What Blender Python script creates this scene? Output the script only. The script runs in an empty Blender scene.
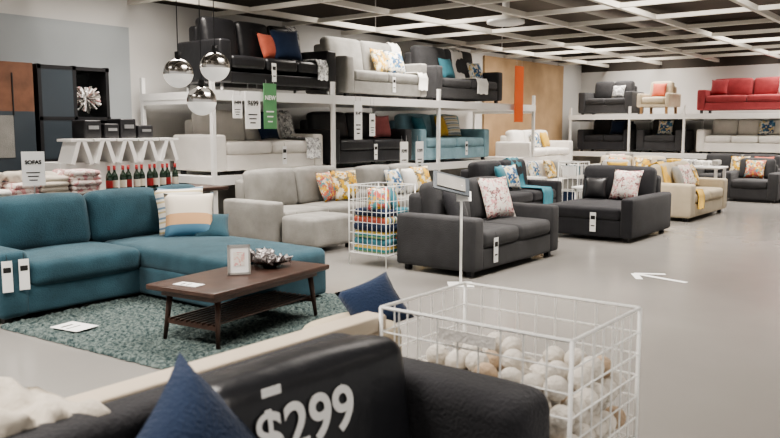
import bpy, math, random
from mathutils import Vector, Matrix, Euler, noise
random.seed(7)
R=math.radians
scene=bpy.context.scene
# ------------------------------------------------------------------ materials
def newmat(name):
    m=bpy.data.materials.new(name); m.use_nodes=True
    nt=m.node_tree; b=nt.nodes['Principled BSDF']; return m,nt,b
def mat(name,col,rough=.6,metal=0,bump=0,bscale=200,var=0,vscale=6,coat=0,spec=.5,emit=None,sheen=0):
    m,nt,b=newmat(name)
    b.inputs['Base Color'].default_value=(*col,1); b.inputs['Roughness'].default_value=rough
    b.inputs['Metallic'].default_value=metal; b.inputs['Coat Weight'].default_value=coat
    b.inputs['Specular IOR Level'].default_value=spec
    b.inputs['Sheen Weight'].default_value=sheen
    tc=nt.nodes.new('ShaderNodeTexCoord')
    if emit:
        b.inputs['Emission Color'].default_value=(*emit[0],1); b.inputs['Emission Strength'].default_value=emit[1]
    if var:
        n=nt.nodes.new('ShaderNodeTexNoise'); n.inputs['Scale'].default_value=vscale; n.inputs['Detail'].default_value=5
        nt.links.new(tc.outputs['Object'],n.inputs['Vector'])
        r=nt.nodes.new('ShaderNodeValToRGB')
        r.color_ramp.elements[0].position=.3; r.color_ramp.elements[1].position=.7
        r.color_ramp.elements[0].color=(*[c*(1-var) for c in col],1)
        r.color_ramp.elements[1].color=(*[min(1,c*(1+var)) for c in col],1)
        nt.links.new(n.outputs['Fac'],r.inputs['Fac']); nt.links.new(r.outputs['Color'],b.inputs['Base Color'])
    if bump:
        n2=nt.nodes.new('ShaderNodeTexNoise'); n2.inputs['Scale'].default_value=bscale; n2.inputs['Detail'].default_value=3
        nt.links.new(tc.outputs['Object'],n2.inputs['Vector'])
        bp=nt.nodes.new('ShaderNodeBump'); bp.inputs['Strength'].default_value=bump; bp.inputs['Distance'].default_value=.01
        nt.links.new(n2.outputs['Fac'],bp.inputs['Height']); nt.links.new(bp.outputs['Normal'],b.inputs['Normal'])
    return m
def fabric(name,col,var=.16): return mat(name,col,.9,bump=.5,bscale=90,var=var,vscale=5,spec=.2,sheen=.12)
def leather(name,col): return mat(name,col,.36,bump=.5,bscale=14,var=.1,vscale=8,spec=.5)
def pattern(name,cols,scale=8):
    m,nt,b=newmat(name); b.inputs['Roughness'].default_value=.9
    tc=nt.nodes.new('ShaderNodeTexCoord'); v=nt.nodes.new('ShaderNodeTexVoronoi'); v.inputs['Scale'].default_value=scale
    nz=nt.nodes.new('ShaderNodeTexNoise'); nz.inputs['Scale'].default_value=scale*.8
    mx=nt.nodes.new('ShaderNodeMix'); mx.data_type='VECTOR'; mx.inputs[0].default_value=.12
    nt.links.new(tc.outputs['Object'],nz.inputs['Vector']); nt.links.new(tc.outputs['Object'],mx.inputs[4]); nt.links.new(nz.outputs['Color'],mx.inputs[5])
    nt.links.new(mx.outputs[1],v.inputs['Vector'])
    s=nt.nodes.new('ShaderNodeSeparateColor'); nt.links.new(v.outputs['Color'],s.inputs['Color'])
    r=nt.nodes.new('ShaderNodeValToRGB'); r.color_ramp.interpolation='CONSTANT'
    e=r.color_ramp.elements; e[0].position=0; e[0].color=(*cols[0],1); e[1].position=1/len(cols); e[1].color=(*cols[1],1)
    for i in range(2,len(cols)):
        x=e.new(i/len(cols)); x.color=(*cols[i],1)
    nt.links.new(s.outputs[0],r.inputs['Fac']); nt.links.new(r.outputs['Color'],b.inputs['Base Color'])
    return m
def stripes(name,cols,scale=12,axis='X'):
    m,nt,b=newmat(name); b.inputs['Roughness'].default_value=.9
    tc=nt.nodes.new('ShaderNodeTexCoord'); sx=nt.nodes.new('ShaderNodeSeparateXYZ')
    nt.links.new(tc.outputs['Object'],sx.inputs['Vector'])
    mu=nt.nodes.new('ShaderNodeMath'); mu.operation='MULTIPLY'; mu.inputs[1].default_value=scale/10
    ad=nt.nodes.new('ShaderNodeMath'); ad.operation='FRACT'
    nt.links.new(sx.outputs[axis],mu.inputs[0]); nt.links.new(mu.outputs[0],ad.inputs[0])
    r=nt.nodes.new('ShaderNodeValToRGB'); r.color_ramp.interpolation='CONSTANT'
    e=r.color_ramp.elements; e[0].position=0; e[0].color=(*cols[0],1); e[1].position=1/len(cols); e[1].color=(*cols[1],1)
    for i in range(2,len(cols)):
        x=e.new(i/len(cols)); x.color=(*cols[i],1)
    nt.links.new(ad.outputs[0],r.inputs['Fac']); nt.links.new(r.outputs['Color'],b.inputs['Base Color'])
    return m

M={}
M['white']=mat('white_paint',(.80,.79,.77),.45,var=.02,vscale=2)
M['wire']=mat('white_wire',(.85,.85,.83),.35)
M['black']=mat('black_plastic',(.015,.015,.017),.4,var=.1)
M['ink']=mat('ink',(.01,.01,.01),.7)
M['paper']=mat('paper',(.86,.86,.85),.6,var=.01)
M['teal']=fabric('denim_teal_fabric',(.036,.083,.108),.22)
M['ltgrey']=fabric('light_grey_fabric',(.275,.268,.25))
M['ltgrey2']=fabric('warm_grey_fabric',(.21,.205,.19))
M['dkgrey']=fabric('charcoal_fabric',(.052,.052,.055))
M['dkgrey2']=fabric('charcoal_fabric_deep',(.032,.032,.036))
M['whitef']=fabric('white_fabric',(.74,.71,.67),.06)
M['beige']=fabric('beige_fabric',(.50,.43,.32),.08)
M['blue']=fabric('sky_blue_fabric',(.24,.38,.44))
M['red']=fabric('red_fabric',(.30,.055,.06))
M['bleather']=leather('black_leather',(.015,.015,.017))
M['gleather']=leather('graphite_leather',(.028,.029,.033))
M['steel']=mat('brushed_steel',(.6,.6,.6),.3,metal=1)
M['dwood']=mat('dark_walnut',(.05,.026,.019),.35,var=.35,vscale=9)
M['brown']=mat('brown_wood',(.13,.06,.035),.5,var=.3,vscale=6)
M['legw']=mat('oak_leg',(.32,.19,.09),.5,var=.2)
M['navy']=fabric('navy_cotton',(.018,.032,.07))
M['orange']=fabric('coral_cotton',(.55,.14,.09))
M['pink']=fabric('pink_cotton',(.55,.2,.2))
M['yellow']=fabric('yellow_cotton',(.66,.42,.08))
M['tealc']=fabric('aqua_cotton',(.06,.20,.25))
M['wc']=fabric('white_cotton',(.72,.70,.66),.05)
M['floral']=pattern('floral_print',[(.8,.75,.7),(.8,.76,.7),(.7,.35,.36),(.8,.76,.7),(.25,.12,.12),(.75,.5,.45),(.8,.75,.7)],34)
M['pinkp']=pattern('pink_print',[(.75,.68,.64),(.6,.32,.32),(.75,.68,.64),(.45,.3,.28),(.7,.6,.56)],24)
M['yprint']=pattern('yellow_print',[(.7,.62,.4),(.65,.35,.04),(.75,.7,.6),(.2,.17,.12),(.7,.45,.05)],24)
M['bprint']=pattern('blue_print',[(.8,.78,.72),(.1,.25,.4),(.75,.6,.3),(.8,.78,.72),(.05,.12,.25)],22)
M['rprint']=pattern('red_multi_print',[(.55,.14,.08),(.65,.38,.06),(.1,.28,.3),(.7,.62,.5),(.45,.1,.1)],26)
M['peach']=stripes('peach_block_print',[(.75,.68,.58),(.75,.68,.58),(.10,.22,.32),(.10,.22,.32),(.66,.40,.22)],18,'Y')
M['bstripe']=stripes('blue_stripe_print',[(.75,.72,.66),(.2,.3,.4),(.75,.72,.66),(.75,.72,.66),(.6,.5,.3)],100,'Y')
M['multi']=stripes('multi_stripe',[(.05,.25,.28),(.6,.42,.1),(.1,.2,.1),(.7,.66,.58),(.08,.12,.3),(.25,.4,.2)],60,'Z')
M['multi2']=stripes('multi_stripe_x',[(.5,.12,.08),(.65,.45,.1),(.08,.28,.28),(.7,.66,.58),(.08,.1,.25),(.2,.35,.15)],90,'X')
M['cream']=mat('cream_paint',(.56,.48,.38),.5,var=.04)
M['creamw']=fabric('cream_wool',(.54,.49,.42),.12)
M['check']=pattern('grey_check',[(.7,.7,.68),(.25,.25,.25),(.5,.5,.5)],30)
M['green']=mat('green_print',(.12,.30,.14),.6)
M['orng']=mat('orange_board',(.75,.14,.03),.5)
M['tan']=mat('tan_plywood',(.38,.26,.15),.6,var=.12,vscale=3)
M['chrome']=mat('mercury_glass',(.62,.60,.58),.16,metal=1)
M['frost']=mat('frosted_glass',(.70,.69,.67),.4,emit=((1,.94,.86),.4))
M['bottle']=mat('green_bottle',(.01,.03,.015),.1,spec=.8)
M['label']=mat('bottle_label',(.75,.7,.6),.6)
M['redcap']=mat('red_foil',(.35,.03,.03),.3)
M['slip']=mat('black_vinyl_cover',(.02,.021,.025),.36,bump=.7,bscale=9)
M['screen']=mat('sign_panel_dark',(.04,.05,.06),.3)
# ------------------------------------------------------------------ mesh builder
class B:
    def __init__(s): s.v=[];s.f=[];s.m=[];s.s=[];s.mats=[]
    def mi(s,m):
        m=M[m] if isinstance(m,str) else m
        if m not in s.mats: s.mats.append(m)
        return s.mats.index(m)
    def add(s,vs,fs,m,smooth=True,T=None):
        o=len(s.v); k=s.mi(m)
        for p in vs: s.v.append((T@Vector(p))[:] if T else tuple(p))
        for f in fs: s.f.append([i+o for i in f]); s.m.append(k); s.s.append(smooth)
    def box(s,c,size,m,rot=None):
        T=Matrix.Translation(c)@(Euler(rot).to_matrix().to_4x4() if rot else Matrix())
        x,y,z=[a/2 for a in size]
        vs=[(-x,-y,-z),(x,-y,-z),(x,y,-z),(-x,y,-z),(-x,-y,z),(x,-y,z),(x,y,z),(-x,y,z)]
        s.add(vs,[(0,3,2,1),(4,5,6,7),(0,1,5,4),(1,2,6,5),(2,3,7,6),(3,0,4,7)],m,False,T)
    def rbox(s,c,size,r,m,puff=(0,0,0),rot=None,n=4):
        T=Matrix.Translation(c)@(Euler(rot).to_matrix().to_4x4() if rot else Matrix())
        h=[a/2 for a in size]; r=min(r,min(h)*.96); ax=[]
        for i in range(3):
            q=h[i]-r
            ax.append([-h[i],-(q+.41*r)]+[-q+2*q*k/n for k in range(n+1)]+[q+.41*r,h[i]])
        vs=[];idx={};fs=[]
        def vid(p):
            key=tuple(round(a,5) for a in p)
            if key in idx: return idx[key]
            inn=[max(-(h[i]-r),min(h[i]-r,p[i])) for i in range(3)]
            o=Vector([p[i]-inn[i] for i in range(3)])
            if o.length>1e-9: o=o.normalized()*r
            q=Vector(inn)+o
            u=[q[i]/h[i] for i in range(3)]
            q=Vector([q[i]+puff[i]*u[i]*(1-u[(i+1)%3]**2)*(1-u[(i+2)%3]**2) for i in range(3)])
            vs.append(q[:]); idx[key]=len(vs)-1; return idx[key]
        for a in range(3):
            b_,c_=(a+1)%3,(a+2)%3
            for sg in (-1,1):
                for i in range(len(ax[b_])-1):
                    for j in range(len(ax[c_])-1):
                        q=[]
                        for (ii,jj) in ((i,j),(i+1,j),(i+1,j+1),(i,j+1)):
                            p=[0,0,0]; p[a]=sg*h[a]; p[b_]=ax[b_][ii]; p[c_]=ax[c_][jj]; q.append(vid(p))
                        if sg<0:q.reverse()
                        if len(set(q))==4: fs.append(q)
        s.add(vs,fs,m,True,T)
    def tube(s,p,q,r,m,seg=6,r2=None):
        p=Vector(p);q=Vector(q);d=(q-p); L=d.length
        T=Matrix.Translation(p)@d.to_track_quat('Z','Y').to_matrix().to_4x4()
        r2=r if r2 is None else r2; vs=[];fs=[]
        for k in range(seg):
            a=2*math.pi*k/seg; vs+= [(r*math.cos(a),r*math.sin(a),0),(r2*math.cos(a),r2*math.sin(a),L)]
        for k in range(seg):
            a=2*k;b=2*((k+1)%seg); fs.append((a,b,b+1,a+1))
        fs.append([2*k for k in range(seg)][::-1]); fs.append([2*k+1 for k in range(seg)])
        s.add(vs,fs,m,seg>6,T)
    def rev(s,c,prof,m,seg=16):
        vs=[];fs=[];n=len(prof)
        for k in range(seg):
            a=2*math.pi*k/seg
            for (r,z) in prof: vs.append((c[0]+r*math.cos(a),c[1]+r*math.sin(a),c[2]+z))
        for k in range(seg):
            k2=(k+1)%seg
            for j in range(n-1): fs.append((k*n+j,k2*n+j,k2*n+j+1,k*n+j+1))
        s.add(vs,fs,m,True)
    def ball(s,c,r,m,seg=12,rings=8,zs=1,z0=-1,z1=1,nz=0):
        a0=math.asin(z0);a1=math.asin(z1)
        o=len(s.v)
        s.rev(c,[(max(1e-4,r*math.cos(a0+(a1-a0)*k/rings)),r*zs*math.sin(a0+(a1-a0)*k/rings)) for k in range(rings+1)],m,seg)
        if nz:
            for i in range(o,len(s.v)):
                p=Vector(s.v[i]); d=p-Vector(c); s.v[i]=(Vector(c)+d*(1+nz*noise.noise(p*9)))[:]
    def pillow(s,T,w,h,t,m,n=10):
        vs=[];fs=[];top={};bot={}
        for i in range(n+1):
            for j in range(n+1):
                u=-1+2*i/n; v=-1+2*j/n
                x=w/2*u*(1-.09*(1-v*v)); y=h/2*v*(1-.09*(1-u*u))
                z=t/2*(max(0,(1-u*u)*(1-v*v)))**.42
                top[i,j]=len(vs); vs.append((x,y,z))
                if i in(0,n) or j in(0,n): bot[i,j]=top[i,j]
                else: bot[i,j]=len(vs); vs.append((x,y,-z))
        for i in range(n):
            for j in range(n):
                fs.append((top[i,j],top[i+1,j],top[i+1,j+1],top[i,j+1]))
                fs.append((bot[i,j],bot[i,j+1],bot[i+1,j+1],bot[i+1,j]))
        s.add(vs,fs,m,True,T)
    def cloth(s,rows,m,th=.012):
        n=len(rows);k=len(rows[0]); P=[[Vector(p) for p in r] for r in rows]
        N=[]
        for i in range(n):
            N.append([])
            for j in range(k):
                a=P[min(i+1,n-1)][j]-P[max(i-1,0)][j]; b=P[i][min(j+1,k-1)]-P[i][max(j-1,0)]
                q=a.cross(b); q=q.normalized() if q.length>1e-9 else Vector((0,0,1)); N[-1].append(q)
        vs=[(P[i][j]+N[i][j]*th/2)[:] for i in range(n) for j in range(k)]+[(P[i][j]-N[i][j]*th/2)[:] for i in range(n) for j in range(k)]
        o=n*k; fs=[]
        for i in range(n-1):
            for j in range(k-1):
                a,b,c,d=i*k+j,(i+1)*k+j,(i+1)*k+j+1,i*k+j+1
                fs+=[(a,b,c,d),(o+a,o+d,o+c,o+b)]
        for i in range(n-1):
            for j in (0,k-1): a,b=i*k+j,(i+1)*k+j; fs.append((a,b,o+b,o+a))
        for j in range(k-1):
            for i in (0,n-1): a,b=i*k+j,i*k+j+1; fs.append((a,b,o+b,o+a))
        s.add(vs,fs,m,True)
    def done(s,name,loc=(0,0,0),rz=0,rot=None,parent=None):
        me=bpy.data.meshes.new(name); me.from_pydata(s.v,[],s.f)
        for m in s.mats: me.materials.append(m)
        me.polygons.foreach_set('material_index',s.m); me.polygons.foreach_set('use_smooth',s.s); me.update()
        ob=bpy.data.objects.new(name,me); scene.collection.objects.link(ob)
        ob.location=loc; ob.rotation_euler=rot if rot else (0,0,rz)
        if parent: ob.parent=parent
        return ob
def empty(name,loc,rz=0):
    e=bpy.data.objects.new(name,None); e.empty_display_size=.1; scene.collection.objects.link(e); e.location=loc; e.rotation_euler=(0,0,rz); return e
def text(par,s,size,loc,rot,m,name='lettering',bold=0):
    cu=bpy.data.curves.new(name,'FONT'); cu.body=s; cu.size=size; cu.extrude=.001; cu.offset=bold; cu.align_x='CENTER'; cu.align_y='CENTER'
    cu.materials.append(M[m]); o=bpy.data.objects.new(name,cu); scene.collection.objects.link(o); o.location=loc; o.rotation_euler=rot; o.parent=par; return o

# ------------------------------------------------------------------ furniture
def throw_pillow(loc,size,m,rz=0,lean=72,h=None,t=.15,roll=0,name='throw_pillow'):
    b=B(); b.pillow(Matrix(),size,h or size,t,m)
    q=(Euler((0,0,rz)).to_matrix()@Euler((R(lean),0,0)).to_matrix()@Euler((0,0,roll)).to_matrix()).to_euler()
    return b.done(name,loc,rot=q)
def sofa(name,loc,rz=0,w=2,d=.92,fab='ltgrey',seat=.45,aw=.2,ah=.6,bh=.86,n=2,leg=.06,legm='black',arms='LR',
         pil=(),tag=None,puff=.02,throw=None,cr=.05,nb=None,legr=0):
    b=B(); al=aw if 'L' in arms else .0; ar=aw if 'R' in arms else 0.
    x0=-w/2+al; x1=w/2-ar; wi=x1-x0
    b.rbox(((x0+x1)/2,-.01,(leg+.28)/2+.0),(wi+.02,d-.04,.28-leg),.025,fab)
    st=.17
    cw=wi/n
    for i in range(n):
        cx=x0+cw*(i+.5); dd=d-.24; cy=-d/2+dd/2
        b.rbox((cx,cy,seat-st/2),(cw-.012,dd,st),cr,fab,(0.005,0.012,puff))
    b.rbox(((x0+x1)/2,d/2-.1,(leg+bh-.1)/2),(wi+.02,.19,bh-.1-leg),.05,fab)
    nb=nb or n; bw=wi/nb
    for i in range(nb):
        cx=x0+bw*(i+.5); hh=bh-seat+.04
        b.rbox((cx,d/2-.25,seat+hh/2-.02),(bw-.015,.2,hh),.07,fab,(.005,.035,.015),(R(-9),0,0))
    for sg,k in ((-1,'L'),(1,'R')):
        if k in arms: b.rbox((sg*(w/2-aw/2),0,(leg+ah)/2),(aw,d,ah-leg),.035,fab,(.006,.006,.006))
    for sx in (-1,1):
        for sy in (-1,1):
            if legr: b.tube((sx*(w/2-.1),sy*(d/2-.1),0),(sx*(w/2-.1),sy*(d/2-.1),leg+.02),legr*.7,legm,8,legr)
            else: b.box((sx*(w/2-.1),sy*(d/2-.1),leg/2),(.06,.06,leg+.002),legm)
    if throw:
        tx,tw,tm=throw; rows=[]
        prof=[(-d/2-.03,seat-.26),(-d/2-.03,seat-.06),(-d/2+.0,seat+.035),(-d/2+.2,seat+.045),(d/2-.42,seat+.05),(d/2-.385,seat+.2),(d/2-.33,bh-.03),(d/2-.24,bh+.05),(d/2-.1,bh-.02)]
        for k in range(7):
            xx=tx-tw/2+tw*k/6
            rows.append([(xx+.01*math.sin(j*2.),y+.0,z+.012*math.sin(k*2.1+j)) for j,(y,z) in enumerate(prof)])
        b.cloth(rows,tm)
    ob=b.done(name,loc,rz)
    Rz=Euler((0,0,rz)).to_matrix()
    for (px,ps,pm,*rest) in pil:
        pr=rest[0] if rest else 0; pf=rest[1] if len(rest)>1 else 0
        p=Vector(loc)+Rz@Vector((px,d/2-.46-pf,seat+.02+ps*.47))
        throw_pillow(p,ps,pm,rz+R(pr),70)
    if tag is not None:
        t=B(); t.box((0,0,0),(.085,.004,.26),'paper'); t.box((0,-.003,.06),(.06,.002,.05),'ink'); t.box((0,-.003,-.05),(.05,.002,.015),'ink'); t.tube((0,0,.13),(0,.01,.19),.002,'ink')
        p=Vector(loc)+Rz@Vector((tag,-d/2-.02,seat-.2)); t.done('price_tag',p,rz)
    return ob
def price_sign(loc,w,h,txt,rz=0,m='paper',tm='ink',stand=None,hang=None,size=None,lines=True):
    e=empty('price_sign',loc,rz); b=B(); b.box((0,0,0),(w,.01,h),m)
    if lines:
        for k in range(3): b.box((-.02*w,-.0065,-h*.12-k*h*.11),(w*(.6-.12*k),.002,h*.03),tm)
    if stand: b.tube((0,.01,-h/2),(0,.01,-stand),.008,'steel'); b.rbox((0,.01,-stand+.006),(.16,.12,.012),.004,'steel')
    if hang: b.tube((-w*.3,0,h/2),(-w*.3,0,h/2+hang),.003,'steel'); b.tube((w*.3,0,h/2),(w*.3,0,h/2+hang),.003,'steel')
    b.done('card',parent=e)
    if txt: text(e,txt,size or w*.36,(0,-.008,h*.18),(R(90),0,0),tm,bold=.002)
    return e

# ------------------------------------------------------------------ room shell
WY=9.8; EX=21.6; CZ=4.3; GZ=3.2
m,nt,bs=newmat('polished_concrete')
tc=nt.nodes.new('ShaderNodeTexCoord'); n1=nt.nodes.new('ShaderNodeTexNoise'); n1.inputs['Scale'].default_value=.6; n1.inputs['Detail'].default_value=8
n2=nt.nodes.new('ShaderNodeTexNoise'); n2.inputs['Scale'].default_value=3; n2.inputs['Detail'].default_value=6
nt.links.new(tc.outputs['Object'],n1.inputs['Vector']); nt.links.new(tc.outputs['Object'],n2.inputs['Vector'])
r=nt.nodes.new('ShaderNodeValToRGB'); r.color_ramp.elements[0].position=.3; r.color_ramp.elements[1].position=.75
r.color_ramp.elements[0].color=(.225,.215,.202,1); r.color_ramp.elements[1].color=(.265,.254,.238,1)
nt.links.new(n1.outputs['Fac'],r.inputs['Fac']); nt.links.new(r.outputs['Color'],bs.inputs['Base Color'])
mr=nt.nodes.new('ShaderNodeMapRange'); mr.inputs[3].default_value=.16; mr.inputs[4].default_value=.26
nt.links.new(n2.outputs['Fac'],mr.inputs[0]); nt.links.new(mr.outputs[0],bs.inputs['Roughness']); M['floor']=m
M['wallw']=mat('white_wall',(.62,.61,.59),.7,var=.02,vscale=1)
M['wallg']=mat('blue_grey_wall',(.34,.365,.38),.7,var=.03,vscale=1)
M['dark']=mat('dark_ceiling_paint',(.06,.052,.045),.85,var=.15,vscale=.8)
M['beam']=mat('ceiling_beam_white',(.66,.63,.57),.6,var=.02)
M['duct']=mat('duct_grey',(.12,.11,.10),.5,var=.1)
X0=-5;Y0=-8
b=B(); b.box(((X0+EX)/2,(Y0+WY)/2,-.05),(EX-X0,WY-Y0,.1),'floor'); b.done('floor')
b=B(); b.box(((X0+EX)/2,(Y0+WY)/2,CZ+.05),(EX-X0,WY-Y0,.1),'dark'); b.done('ceiling')
b=B(); b.box(((X0+EX)/2,WY+.05,1.65),(EX-X0,.1,3.3),'wallw'); b.box(((X0+EX)/2,WY+.05,3.8),(EX-X0,.1,1.0),'dark'); b.box((2.2,WY-.015,1.45),(8.7,.03,2.9),'wallg')
b.box((18.2,WY-.03,1.6),(4.2,.06,3.2),'tan'); b.done('wall_left')
b=B(); b.box((EX+.05,(Y0+WY)/2,1.55),(.1,WY-Y0,3.1),'wallw'); b.box((EX+.05,(Y0+WY)/2,3.7),(.1,WY-Y0,1.2),'dark'); b.done('wall_back')
b=B(); b.box((14,WY-.045,.06),(15,.02,.12),'white'); b.done('baseboard_left')
b=B(); sp=1.5
y=-6
while y<WY-.1:
    b.box(((0+EX)/2,y,GZ+.05),(EX,.07,.08),'beam'); y+=sp
x=.6
while x<EX-.1:
    b.box((x,(-6+WY)/2,GZ+.05),(.07,WY+6,.065),'beam'); x+=sp
for hx in (6.6,11.1,15.6,):
    for hy in (-1.5,3,9): b.tube((hx+.0,hy,GZ+.08),(hx,hy,CZ),.01,'steel')
b.done('ceiling_lattice')
b=B()
for yy in (6.6,1.2): b.tube((2,yy,3.95),(EX-.1,yy,3.95),.2,'duct',16)
b.done('air_duct')
b=B(); b.rev((11.2,6.4,GZ-.06),[(.001,.03),(.10,.03),(.22,.0),(.30,.02),(.30,.07),(.001,.08)],'white',24); b.tube((11.2,6.4,GZ),(11.2,6.4,3.76),.06,'white',8); b.done('ceiling_vent')

# ------------------------------------------------------------------ display racks
zU,zL=1.98,.86
def rack(name,x0,x1,posts,loc,rz,D=1.55,zU=zU):
    b=B(); W=x1-x0; c=(x0+x1)/2
    for z in (zU,zL):
        b.box((c,D/2,z-.05),(W,D,.10),'white')
        b.box((c,-.012,z-.05),(W,.025,.13),'white')
    for p in posts:
        for yy in (.03,D-.04):
            b.box((p,yy-.03 if yy<.1 else yy,(zU+ .22)/2),(.055,.055,zU+.22),'white')
        b.box((p,D/2,zU-.13),(.05,D-.1,.06),'white')
    b.box((c,.25,(zL-.1)/2),(W,.02,zL-.1),'ltgrey2')
    return b.done(name,loc,rz)
rack('display_rack',6.6,15.5,[6.63,8.95,11.8,15.45],(0,8.1,0),0)
zE=1.84
rack('display_rack',-9.4,-3.2,[-9.35,-7.7,-6.3,-3.25],(20.0,0,0),R(-90),zU=zE)

L0=8.2+.47
sofa('leather_sofa',(8.02,L0,zU),0,w=2.3,fab='bleather',ah=.7,bh=1.04,n=3,nb=3,leg=.12,legm='steel',legr=.025,seat=.5,pil=[(.15,.42,'orange',6,.02),(.42,.5,'navy',-12,.1)],tag=-.2,throw=(.8,.22,'check'))
sofa('sofa',(10.5,L0,zU),0,w=2.2,fab='ltgrey',ah=.66,bh=1.0,n=2,leg=.08,pil=[(.3,.46,'yprint',8),(.64,.44,'bprint',-10,.08)],tag=.1,throw=(.93,.26,'wc'))
sofa('sofa',(13.1,L0,zU),0,w=2.4,fab='dkgrey',ah=.66,bh=1.06,n=2,leg=.08,throw=(.35,.4,'wc'),pil=[(-.2,.44,'tealc',0),(.85,.42,'bprint',-10)])
sofa('sofa',(7.8,L0,zL),0,w=2.1,fab='whitef',ah=.55,bh=.86,n=2,leg=.06,pil=[(.3,.46,'navy',10)],tag=.2,throw=(.8,.3,'check'))
sofa('leather_sofa',(10.1,L0,zL),0,w=2.1,fab='gleather',ah=.62,bh=.88,n=2,leg=.08,pil=[(.72,.42,'pink',-15,.02)],tag=.0)
sofa('sofa',(12.6,L0,zL),0,w=2.4,fab='blue',ah=.62,bh=.88,n=2,leg=.06,pil=[(.1,.44,'yellow',12,.02),(.5,.46,'bstripe',-5),(-.6,.42,'tealc',5)],tag=.3)
sofa('sofa',(17.3,9.0,zL-.3),0,w=2.3,fab='whitef',ah=.62,bh=.86,n=3,pil=[(0,.4,'bprint',0),(.5,.4,'yellow',5)])
b=B(); b.box((17.3,9.05,.28),(3.4,1.3,.56),'white'); b.box((17.3,8.39,.3),(3.2,.01,.4),'ltgrey'); b.done('display_platform')
def E(y,z,**k):
    nm=k.pop('name','sofa'); return sofa(nm,(20.1+.47,y,z),R(-90),**k)
E(4.9,zE,w=2.3,fab='red',ah=.6,bh=.86,n=2,leg=.1,pil=[(.8,.42,'floral',0),(-.75,.42,'red',0)])
E(4.9,zL,w=2.25,fab='whitef',ah=.6,bh=.84,n=3,leg=.06,pil=[(.75,.4,'wc',0),(.4,.4,'bprint',10)])
E(8.45,zE,w=1.5,fab='dkgrey',ah=.62,bh=.9,n=2,pil=[(.2,.36,'check',0)])
E(8.45,zL,w=1.5,fab='dkgrey2',ah=.6,bh=.86,n=2,pil=[(.2,.4,'navy',0)])
E(6.95,zL,w=1.2,fab='dkgrey',ah=.6,bh=.86,n=1,name='armchair',pil=[(.0,.4,'bprint',0)])
E(7.15,zE,w=.85,fab='beige',ah=.55,bh=.85,n=1,aw=.12,leg=.2,legm='legw',name='armchair',pil=[(0,.38,'orange',0)])
E(3.45,zL,w=.5,fab='dkgrey',ah=.6,bh=.8,n=1,aw=.1,name='armchair')

# ------------------------------------------------------------------ floor sofas
b=B(); f='teal'
x0,x1,yf,yb=2.75,5.2,5.9,6.92; seat=.45
b.rbox(((x0+x1)/2,(yf+yb)/2,.17),(x1-x0-.05,yb-yf,.24),.03,f)
b.rbox((x0+.12,(yf+yb)/2,.3),(.24,yb-yf+.02,.52),.05,f,(.01,.01,.01))
b.rbox((x1-.1,(yf+yb)/2+.15,.31),(.2,yb-yf-.3,.56),.05,f,(.01,.01,.01))
b.rbox((4.48,5.3,.17),(1.02,1.4,.24),.03,f)
b.rbox((3.49,yf+.37,.36),(1.0,.80,.20),.06,f,(.005,.02,.03))
b.rbox((4.49,5.62,.36),(1.0,2.06,.20),.06,f,(.01,.02,.03))
b.rbox((4.0,yb-.11,.42),(2.2,.22,.72),.06,f)
for cx,w in ((3.45,.9),(4.3,.78),(4.93,.5)):
    b.rbox((cx,yb-.3,.67),(w,.24,.48),.09,f,(.01,.05,.02),(R(-10),0,0))
for (px,py) in ((2.83,5.98),(2.83,6.85),(5.1,6.85),(4.06,4.68),(4.9,4.68)): b.box((px,py,.03),(.06,.06,.06),'black')
b.done('sectional_sofa')
throw_pillow((4.74,6.30,.69),.5,'bstripe',R(-20),70)
throw_pillow((4.66,6.08,.67),.47,'peach',R(-38),62)
throw_pillow((4.82,5.96,.55),.36,'teal',R(-38),38)
for px in (2.80,2.93):
    t=B(); t.box((0,0,0),(.075,.004,.24),'paper'); t.box((0,-.003,.05),(.055,.002,.04),'ink'); t.tube((0,0,.12),(0,.006,.17),.002,'ink'); t.done('price_tag',(px,5.865,.38),R(-15))
sofa('sectional_sofa',(7.7,7.5,0),0,w=2.1,d=.95,fab='ltgrey',ah=.58,bh=.93,n=2,pil=[(.45,.44,'rprint',15,.02),(.75,.46,'yprint',-14,.1)],tag=-.65)
b=B(); b.rbox((0,0,.24),(.75,.6,.36),.05,'ltgrey',(.01,.01,.02))
for sx in(-1,1):
    for sy in(-1,1): b.box((sx*.3,sy*.22,.03),(.05,.05,.06),'black')
b.done('ottoman',(7.1,6.68,0))
sofa('sofa',(9.75,7.45,0),0,w=1.9,fab='ltgrey',ah=.58,bh=.9,n=2,pil=[(-.1,.42,'bprint',4),(.3,.42,'wc',10),(.62,.44,'yprint',-8)])
sofa('loveseat',(7.50,4.55,0),0,w=1.9,d=.98,fab='dkgrey',ah=.6,aw=.2,bh=.9,n=2,nb=2,pil=[(.34,.5,'floral',-12,.02),(-.5,.42,'dkgrey2',8)],tag=-.55)
sofa('sofa',(11.6,6.5,0),0,w=2.1,fab='dkgrey2',ah=.58,bh=.93,n=2,pil=[(-.3,.44,'tealc',15,.02),(.0,.44,'bprint',-12)],throw=(.45,.35,'tealc'))
sofa('chaise_lounge',(10.65,4.35,0),R(-90),w=1.25,d=1.55,fab='dkgrey2',ah=.58,aw=.16,bh=.92,n=1,arms='R',leg=.05,pil=[(.12,.46,'floral',-8,.03),(-.3,.34,'black',14,.12)],tag=.1)
sofa('sofa',(13.75,4.3,0),0,w=2.1,fab='beige',ah=.6,aw=.25,bh=.88,n=2,pil=[(-.3,.42,'ltgrey',8),(.05,.44,'floral',-8,.03),(.5,.42,'yprint',4)],throw=(-.6,.3,'yellow'))
sofa('sofa',(14.6,7.35,0),0,w=2.0,fab='whitef',ah=.56,bh=.8,n=2,pil=[(.2,.4,'yprint',0),(.5,.4,'ltgrey',5),(-.5,.4,'bprint',0)])
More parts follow.
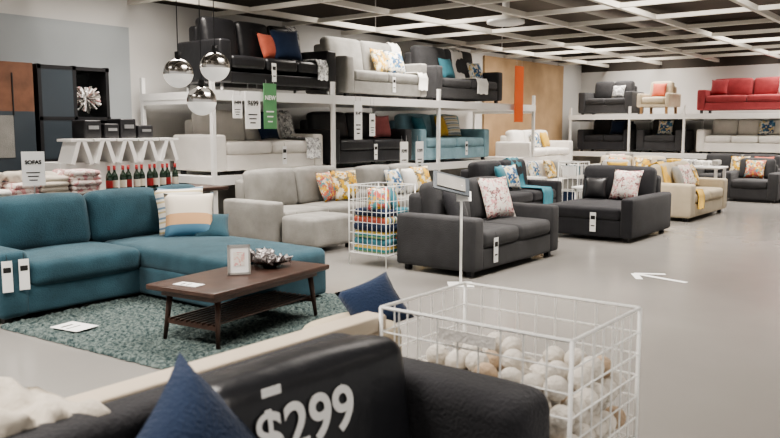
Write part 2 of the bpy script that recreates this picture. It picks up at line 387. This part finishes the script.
sofa('armchair',(17.4,4.0,0),R(-90),w=1.1,fab='dkgrey',ah=.6,bh=.85,n=1,pil=[(0,.4,'rprint',0)])
sofa('sofa',(17.2,6.6,0),R(-90),w=1.9,fab='beige',ah=.6,bh=.85,n=2,pil=[(.3,.4,'yprint',0),(-.3,.4,'rprint',0)])
sofa('armchair',(14.8,5.9,0),R(-60),w=.95,fab='whitef',ah=.6,bh=.85,n=1,pil=[(0,.4,'yellow',0)])
sofa('sofa',(19.0,4.7,0),R(-90),w=2.0,fab='dkgrey',ah=.6,bh=.88,n=2,pil=[(.5,.42,'orange',0),(0,.42,'yprint',0)])
sofa('armchair',(18.9,7.6,0),R(-90),w=1.1,fab='ltgrey',ah=.6,bh=.88,n=1,pil=[(0,.42,'floral',0)])
def lowtable(loc,w,d,h,m,items):
    b=B(); b.rbox((0,0,h-.02),(w,d,.04),.01,m)
    for sx in(-1,1):
        for sy in(-1,1): b.tube((sx*(w/2-.05),sy*(d/2-.05),0),(sx*(w/2-.06),sy*(d/2-.06),h-.03),.016,m,8,.022)
    b.box((0,0,h*.35),(w-.12,d-.12,.02),m)
    b.done('low_table',loc)
    b=B()
    for (x,y,r,hh,mm) in items: b.rev((x,y,0),[(.001,0),(r*.7,0),(r,hh*.35),(r*.8,hh*.7),(r*.4,hh*.85),(r*.5,hh),(r*.35,hh),(.001,hh*.3)],mm,16)
    b.done('vases',(loc[0],loc[1],loc[2]+h))
lowtable((12.9,5.55,0),.8,.5,.5,'white',[(-.2,0,.07,.2,'wc'),(.05,.08,.05,.3,'black'),(.22,-.05,.08,.16,'legw')])
lowtable((15.9,6.6,0),.7,.5,.55,'white',[(-.15,0,.07,.26,'dkgrey'),(.15,.05,.06,.34,'wc')])

# rug
m,nt,bs=newmat('shag_rug_yarn'); bs.inputs['Roughness'].default_value=1
tc=nt.nodes.new('ShaderNodeTexCoord'); nn=nt.nodes.new('ShaderNodeTexNoise'); nn.inputs['Scale'].default_value=34; nn.inputs['Detail'].default_value=4
rr=nt.nodes.new('ShaderNodeValToRGB'); rr.color_ramp.elements[0].position=.36; rr.color_ramp.elements[1].position=.68
rr.color_ramp.elements[0].color=(.016,.034,.037,1); rr.color_ramp.elements[1].color=(.14,.175,.165,1)
nt.links.new(tc.outputs['Object'],nn.inputs['Vector']); nt.links.new(nn.outputs['Fac'],rr.inputs['Fac']); nt.links.new(rr.outputs['Color'],bs.inputs['Base Color']); M['rug']=m
b=B(); rw,rd=2.3,1.95; nx,ny=150,126; vs=[];fs=[]
for j in range(ny+1):
    for i in range(nx+1):
        u=i/nx;v=j/ny; ed=min(u,1-u,v,1-v)
        x=(u-.5)*rw+random.uniform(-.008,.008); y=(v-.5)*rd+random.uniform(-.008,.008)
        z=.004 if ed<=0 else .012+random.uniform(0,.026)
        vs.append((x,y,z))
for j in range(ny):
    for i in range(nx): a=j*(nx+1)+i; fs.append((a,a+1,a+nx+2,a+nx+1))
b.add(vs,fs,'rug',True); b.done('area_rug',(3.93,4.98,0),R(4))

# coffee table
b=B(); tw,td,th=1.3,.64,.40
b.rbox((0,0,th-.02),(tw,td,.04),.012,'dwood'); b.box((0,0,th-.06),(tw-.16,td-.14,.05),'dwood')
for sx in(-1,1):
    for sy in(-1,1):
        b.tube((sx*(tw/2-.10),sy*(td/2-.07),0),(sx*(tw/2-.14),sy*(td/2-.1),th-.03),.014,'dwood',10,.024)
    b.box((sx*(tw/2-.12),0,.13),(.03,td-.16,.03),'dwood')
for k in range(9): b.box((0,-.2+k*.05,.15),(tw-.2,.018,.014),'dwood')
b.done('coffee_table',(3.82,4.36,.03),R(7))
tz=.432
b=B()
for sx in(-1,1): b.box((sx*.075,0,.11),(.016,.016,.22),'steel')
for z in(.008,.212): b.box((0,0,z),(.166,.016,.016),'steel')
b.box((0,.004,.11),(.14,.004,.2),'paper'); b.box((0,.0,.115),(.08,.003,.1),'floral'); b.box((0,.06,.09),(.04,.004,.19),'black',(R(28),0,0))
b.done('picture_frame',(3.76,4.34,tz),rot=(R(-8),0,R(-40)))
b=B(); b.rev((0,0,0),[(.001,0),(.05,0),(.06,.01),(.14,.05),(.15,.055),(.13,.05),(.05,.018),(.001,.015)],'dwood',20)
M['petal']=mat('silver_petal',(.45,.42,.42),.3,metal=.6)
for k in range(34):
    a=random.uniform(0,6.28); rd_=random.uniform(.0,.19); cx,cy=rd_*math.cos(a),rd_*math.sin(a); cz=.05+random.uniform(0,.05)
    for q in range(3):
        b.pillow(Matrix.Translation((cx,cy,cz))@Euler((random.uniform(-1.2,1.2),random.uniform(-1.2,1.2),random.uniform(0,6))).to_matrix().to_4x4(),.085,.055,.012,'petal',4)
b.done('decorative_flower_bowl',(4.14,4.42,tz))
def sheet(name,loc,w,h,rz):
    b=B(); b.box((0,0,0),(w,h,.004),'paper'); b.box((-w*.1,h*.2,.0025),(w*.5,h*.08,.001),'ink'); b.box((-w*.1,-.05*h,.0025),(w*.6,h*.04,.001),'ink'); b.done(name,loc,rz)
sheet('leaflet',(3.3,4.33,tz+.002),.1,.2,R(10))
sheet('floor_notice',(3.0,5.3,.045),.2,.28,R(10))

def wirebin(name,cx,cy,sx,sy,z0,z1,step,r,rails,leg=True,rz=0):
    b=B()
    hx,hy=sx/2,sy/2
    for ax in (-1,1):
        for ay in (-1,1): b.tube((ax*hx,ay*hy,0),(ax*hx,ay*hy,z1),r*2.4,'wire',8)
    for z in rails+[z1,z0]:
        rr=r*2 if z in(z1,z0) else r
        b.tube((-hx,-hy,z),(hx,-hy,z),rr,'wire');b.tube((-hx,hy,z),(hx,hy,z),rr,'wire');b.tube((-hx,-hy,z),(-hx,hy,z),rr,'wire');b.tube((hx,-hy,z),(hx,hy,z),rr,'wire')
    for n_,h_,ax in ((round(sx/step),hx,0),(round(sy/step),hy,1)):
        for k in range(1,n_):
            t=-h_+2*h_*k/n_
            for s_ in(-1,1):
                if ax==0: b.tube((t,s_*hy,z0),(t,s_*hy,z1),r,'wire')
                else: b.tube((s_*hx,t,z0),(s_*hx,t,z1),r,'wire')
            if ax==0: b.tube((t,-hy,z0),(t,hy,z0),r,'wire')
    return b.done(name,(cx,cy,0),rz)
bx,by=6.72,5.36
wirebin('wire_basket',bx,by,.52,.52,.14,.88,.065,.003,[.24,.36,.48,.60,.72])
b=B()
for k in range(6):
    z=.185+k*.08
    for ss in(-1,1): b.rbox((ss*.115+random.uniform(-.008,.008),0,z),(.22,.46+random.uniform(-.02,.02),.075),.03,random.choice(['multi','multi2','multi','rprint','navy','tealc']),(0,.0,.008))
for k,mm in enumerate(('rprint','navy','yprint','tealc','multi2')):
    b.pillow(Matrix.Translation((-.16+k*.08,-.08+.05*(k%3),.74))@Euler((R(68),0,R(-40+k*22))).to_matrix().to_4x4(),.26,.26,.09,mm)
b.done('folded_textiles',(bx,by,0))
e=empty('sign_stand',(6.22,4.0,0),R(-52)); b=B(); b.box((0,0,.006),(.24,.24,.012),'wire'); b.tube((0,0,.01),(0,0,.96),.013,'wire',8)
b.box((-.10,0,.98),(.36,.015,.24),'screen',(R(-50),R(14),R(8))); b.box((-.10,-.008,.99),(.28,.012,.17),'ltgrey2',(R(-50),R(14),R(8))); b.box((.02,-.02,.86),(.14,.008,.1),'paper',(R(-30),0,0)); b.done('post',parent=e)

# ------------------------------------------------------------------ foreground
wirebin('wire_bin',2.465,1.37,.57,.75,.28,.85,.082,.0032,[.36,.44,.52,.60,.68,.76])
b=B(); M['yarnw']=mat('white_yarn',(.68,.64,.58),.9,bump=1,bscale=60,var=.08,vscale=20); M['yarnb']=mat('jute_yarn',(.50,.38,.27),.9,bump=1,bscale=60,var=.2,vscale=20)
for L in range(6):
    z=.32+L*.066
    for i in range(6):
        for j in range(8):
            ox=(L%2)*.04; x=-.225+i*.085+ox; y=-.32+j*.087+ox
            if abs(x)>.236 or abs(y)>.325: continue
            if L==5 and random.random()<.3: continue
            b.ball((x+random.uniform(-.008,.008),y+random.uniform(-.008,.008),z+random.uniform(-.01,.012)),.044,'yarnb' if random.random()<.14 else 'yarnw',12,8,.95)
b.done('yarn_balls',(2.465,1.37,0))
e=empty('bin_label',(2.17,1.37,.80)); b=B(); b.box((0,0,0),(.006,.22,.04),'whitef'); b.done('label_plate',parent=e)
b=B(); b.rbox((.95,1.80,.785),(2.55,.10,.06),.012,'cream'); b.box((.95,1.80,.375),(2.5,.07,.75),'cream'); b.done('partition')
b=B(); f='dkgrey2'
b.rbox((.82,1.2,.17),(2.2,.85,.22),.03,f)
b.rbox((.82,1.645,.44),(2.2,.17,.78),.05,f)
b.rbox((1.92,1.31,.40),(.22,.68,.71),.06,f,(.01,.01,.01))
b.rbox((-.27,1.31,.40),(.22,.68,.71),.06,f,(.01,.01,.01))
for cx in (.28,1.3): b.rbox((cx,1.12,.37),(1.0,.72,.2),.05,f,(.01,.01,.02))
b.rbox((.25,1.5,.64),(.9,.2,.44),.07,f,(.01,.03,.015),(R(-8),0,0))
for (px,py) in ((-.25,.95),(1.9,1.0),(-.25,1.6),(1.9,1.6)): b.box((px,py,.03),(.06,.06,.06),'black')
b.done('charcoal_sofa')
e=empty('price_cover_cushion',(1.47,1.45,.65)); e.rotation_euler=(R(-8),0,R(-4)); b=B(); b.rbox((0,0,0),(.70,.22,.46),.06,'slip',(.01,.012,.015),None,8); b.done('cushion',parent=e)
text(e,'$299',.165,(-.08,-.1245,.085),(R(90),0,0),'paper',bold=.003); b=B(); b.box((-.18,-.116,.192),(.06,.002,.022),'paper'); b.done('label_patch',parent=e)
throw_pillow((1.06,1.36,.73),.41,'navy',R(18),62,t=.17,roll=R(24))
b=B(); b.rbox((0,0,.40),(.36,.36,.5),.07,'beige',(.01,.01,.01))
for sx in(-1,1):
    for sy in(-1,1): b.tube((sx*.13,sy*.13,0),(sx*.13,sy*.13,.18),.014,'legw',8,.02)
b.done('beige_stool',(2.56,2.22,0))
throw_pillow((2.70,2.20,.70),.27,'navy',R(-45),48,t=.11,roll=R(24))
# crumpled cream throw
b=B(); rows=[]
for i in range(70):
    u=i/69; x=-.42+.84*u; row=[]
    for j in range(40):
        v=j/39; s_=-.36+.72*v
        y=max(-.12,min(.12,s_)); drop=max(0,abs(s_)-.12)
        nzv=noise.noise(Vector((x*6,s_*6,.3)))*.05+noise.noise(Vector((x*19,s_*8,2.)))*.045+noise.noise(Vector((x*36,s_*14,4.)))*.015
        row.append((x+.05*noise.noise(Vector((s_*6,x*3,5))),y+(.03 if y>0 else -.03)*(drop>0)+ (nzv if drop>0 else 0)*(1 if y>0 else -1),.045-drop+ (abs(nzv)*1.1+.005 if drop<=0.05 else .01)))
    rows.append(row)
b.cloth(rows,'creamw',.018)
b.done('cream_throw',(.56,1.80,.765))

# ------------------------------------------------------------------ left area
b=B(); b.rbox((4.5,7.6,.79),(3.3,.7,.04),.01,'dwood')
for px in(2.98,6.0):
    for py in(7.35,7.88): b.box((px,py,.385),(.06,.06,.77),'white')
b.box((4.5,7.6,.2),(3.1,.6,.03),'white'); b.done('display_table')
b=B()
for k in range(11):
    x=4.72+.085*k; y=7.5+.03*(k%2)
    b.rev((x,y,.812),[(.001,0),(.034,0),(.036,.02),(.036,.16),(.03,.19),(.013,.22),(.012,.27),(.015,.272),(.015,.285),(.001,.285)],'bottle',12)
    b.rev((x,y,.812),[(.0365,.05),(.0365,.13)],'label' if k%3 else 'redcap',12); b.rev((x,y,.812),[(.0145,.24),(.0155,.287),(.001,.288)],'redcap',10)
b.done('bottles')
b=B()
for (x,y,mm,n_) in ((-.62,.0,'creamw',2),(-.3,-.1,'wc',2),(0.02,.0,'pinkp',3),(.32,.0,'creamw',4),(.66,-.05,'pinkp',5),(-.3,.15,'pinkp',3)):
    for q in range(n_): b.rbox((x+random.uniform(-.02,.02),y+random.uniform(-.02,.02),.03+.05*q),(.3,.34,.055),.026,mm,(.01,.01,.012),(0,0,random.uniform(-.15,.15)))
for k in range(6): b.ball((-.7+.25*k,.05,.20+random.uniform(-.03,.01)),random.uniform(.11,.14),random.choice(['creamw','pinkp','creamw']),24,14,.5,nz=.8)
b.done('folded_throws',(3.75,7.58,.81))
b=B(); b.box((5.45,8.7,.55),(1.5,.5,1.1),'white')
for k in range(5):
    x=4.85+k*.3; b.box((x,8.5,1.22),(.05,.3,.28),'white',(0,R(18),0)); b.box((x+.15,8.5,1.22),(.05,.3,.28),'white',(0,R(-18),0)); b.box((x+.08,8.5,1.36),(.28,.3,.03),'white')
b.done('white_trestle_shelf')
b=B()
for k,(x,h,w) in enumerate(((5.2,.22,.22),(5.45,.18,.2),(5.68,.24,.22),(5.93,.16,.22))): b.rbox((x,8.7,1.375+h/2),(w,.3,h),.02,'black'); b.box((x,8.54,1.375+h*.6),(w*.6,.01,h*.2),'steel')
b.done('black_storage_boxes')
M['mirror']=mat('dark_mirror_glass',(.25,.27,.28),.08,metal=.9)
b=B(); cx,cw=5.42,.98
for sx in(-1,0,1): b.box((cx+sx*(cw/2-.03),9.5,1.14),(.045,.42,2.28),'black')
for z in(.03,.6,1.1,1.62,2.25): b.box((cx,9.5,z),(cw,.42,.045),'black')
b.box((cx,9.7,1.14),(cw,.02,2.2),'mirror'); b.box((cx-.24,9.3,1.14),(.44,.012,2.2),'screen')
for z in(1.31,1.88):
    for q in range(140):
        v=Vector((random.gauss(0,1),random.gauss(0,.7),random.gauss(0,1))).normalized()*random.uniform(.12,.2)
        c=Vector((cx+.22,9.40,z)); b.tube(c,c+v,.003,random.choice(['paper','ltgrey','pinkp']),5,.013)
b.done('display_cabinet')
b=B(); b.box((4.4,9.5,1.99),(.96,.42,.58),'brown'); b.box((4.4,9.5,.85),(.96,.42,1.7),'screen'); b.box((4.4,9.285,1.4),(.42,.006,.5),'ltgrey2'); b.box((4.15,9.285,1.9),(.012,.01,.5),'black'); b.box((4.62,9.285,1.9),(.012,.01,.5),'black')
b.done('wooden_wardrobe')
for (x,y,z) in((4.70,6.23,2.02),(4.92,5.96,2.08),(4.84,6.07,1.76)):
    b=B(); b.ball((0,0,0),.14,'chrome',28,12,1,-.1,1); b.ball((0,0,0),.14,'frost',28,10,1,-1,-.1)
    b.tube((0,0,.135),(0,0,.2),.03,'black',12); b.tube((0,0,.2),(0,0,GZ-z+.0),.005,'black',6); b.done('pendant_lamp',(x,y,z))

# ------------------------------------------------------------------ signs
price_sign((7.25,8.02,1.74),.27,.5,'$699',hang=.1)
price_sign((7.57,8.02,1.80),.24,.62,'NEW',m='green',tm='paper',hang=.05)
price_sign((6.98,8.02,1.78),.16,.3,'$499',hang=.1)
price_sign((9.45,8.02,1.62),.19,.6,'$149',hang=.1)
price_sign((9.8,8.02,1.55),.14,.36,'$99',hang=.25)
price_sign((10.6,7.98,1.02),.22,.5,'$399',hang=.1)
price_sign((11.05,7.98,1.02),.22,.5,'$399',hang=.1)
price_sign((3.74,7.2,1.12),.2,.32,'SOFAS',rz=R(-30),stand=.31,size=.05)
price_sign((14.6,8.0,2.2),.36,1.15,'',m='orng',tm='paper',hang=.2,lines=False)
wirebin('wire_rack_tower',14.1,6.5,.5,.4,.06,.85,.1,.006,[.3,.55])
b=B()
for z in(.1,.34,.6):
    for k in range(7): b.box((-.19+k*.06,0,z+.09),(.04,.28,.18),random.choice(['paper','navy','check','tealc','ltgrey']))
b.done('boxed_goods',(14.1,6.5,0))
b=B(); b.rbox((0,0,.72),(1.4,.7,.04),.01,'white')
for sx in(-1,1):
    for sy in(-1,1): b.box((sx*.64,sy*.3,.35),(.05,.05,.7),'white')
b.box((0,0,.3),(1.3,.6,.03),'white'); b.done('side_table',(16.2,5.0,0),R(-90))
b=B()
for k in range(8): b.rbox((-.5+k*.15,random.uniform(-.1,.1),.05+random.uniform(0,.03)),(.12,.3,.1+.0),.03,random.choice(['check','wc','ltgrey','black','yellow']))
for k in range(6): b.rbox((-.45+k*.18,0,-.36),(.15,.3,.12),.03,random.choice(['check','wc','ltgrey','dkgrey']))
b.done('folded_blankets',(16.2,5.0,.745),R(-90))
b=B(); w=.035
def strip(p,q):
    p=Vector(p);q=Vector(q);n=(q-p).normalized(); t=Vector((-n.y,n.x,0))*w; b.add([(p-t)[:],(p+t)[:],(q+t)[:],(q-t)[:]],[(0,1,2,3)],'paper',False)
strip((-.3,0,0),(.3,0,0)); strip((.3,0,0.0005),(.08,.22,0.0005)); strip((.3,0,0.001),(.08,-.22,0.001))
b.done('floor_arrow',(7.76,2.62,.003),R(75))

# ------------------------------------------------------------------ lights
def area(x,y,e,sz=2.2,z=4.1,col=(1,.93,.85)):
    l=bpy.data.lights.new('ceiling_light','AREA'); l.energy=e; l.size=sz; l.color=col; l.spread=R(120)
    o=bpy.data.objects.new('ceiling_light',l); scene.collection.objects.link(o); o.location=(x,y,z)
for x in(1,6,11,16.5,20):
    for y in(-2.5,3.6,7.6): area(x,y,(255 if x<18 else 190) if y>-1 else 170)
w=bpy.data.worlds.new('store_ambient'); scene.world=w; w.use_nodes=True
w.node_tree.nodes['Background'].inputs[0].default_value=(1,.96,.91,1); w.node_tree.nodes['Background'].inputs[1].default_value=.7
scene.view_settings.look='AgX - Medium High Contrast'
# ------------------------------------------------------------------ camera
cd=bpy.data.cameras.new('camera'); cd.lens=36; cd.sensor_width=36; cd.clip_start=.05; cd.clip_end=100
cam=bpy.data.objects.new('camera',cd); scene.collection.objects.link(cam); cam.location=(0,0,1.5)
cam.rotation_euler=(R(90-6.65),0,R(-52)); scene.camera=cam
cd.dof.use_dof=True; cd.dof.focus_distance=8; cd.dof.aperture_fstop=4
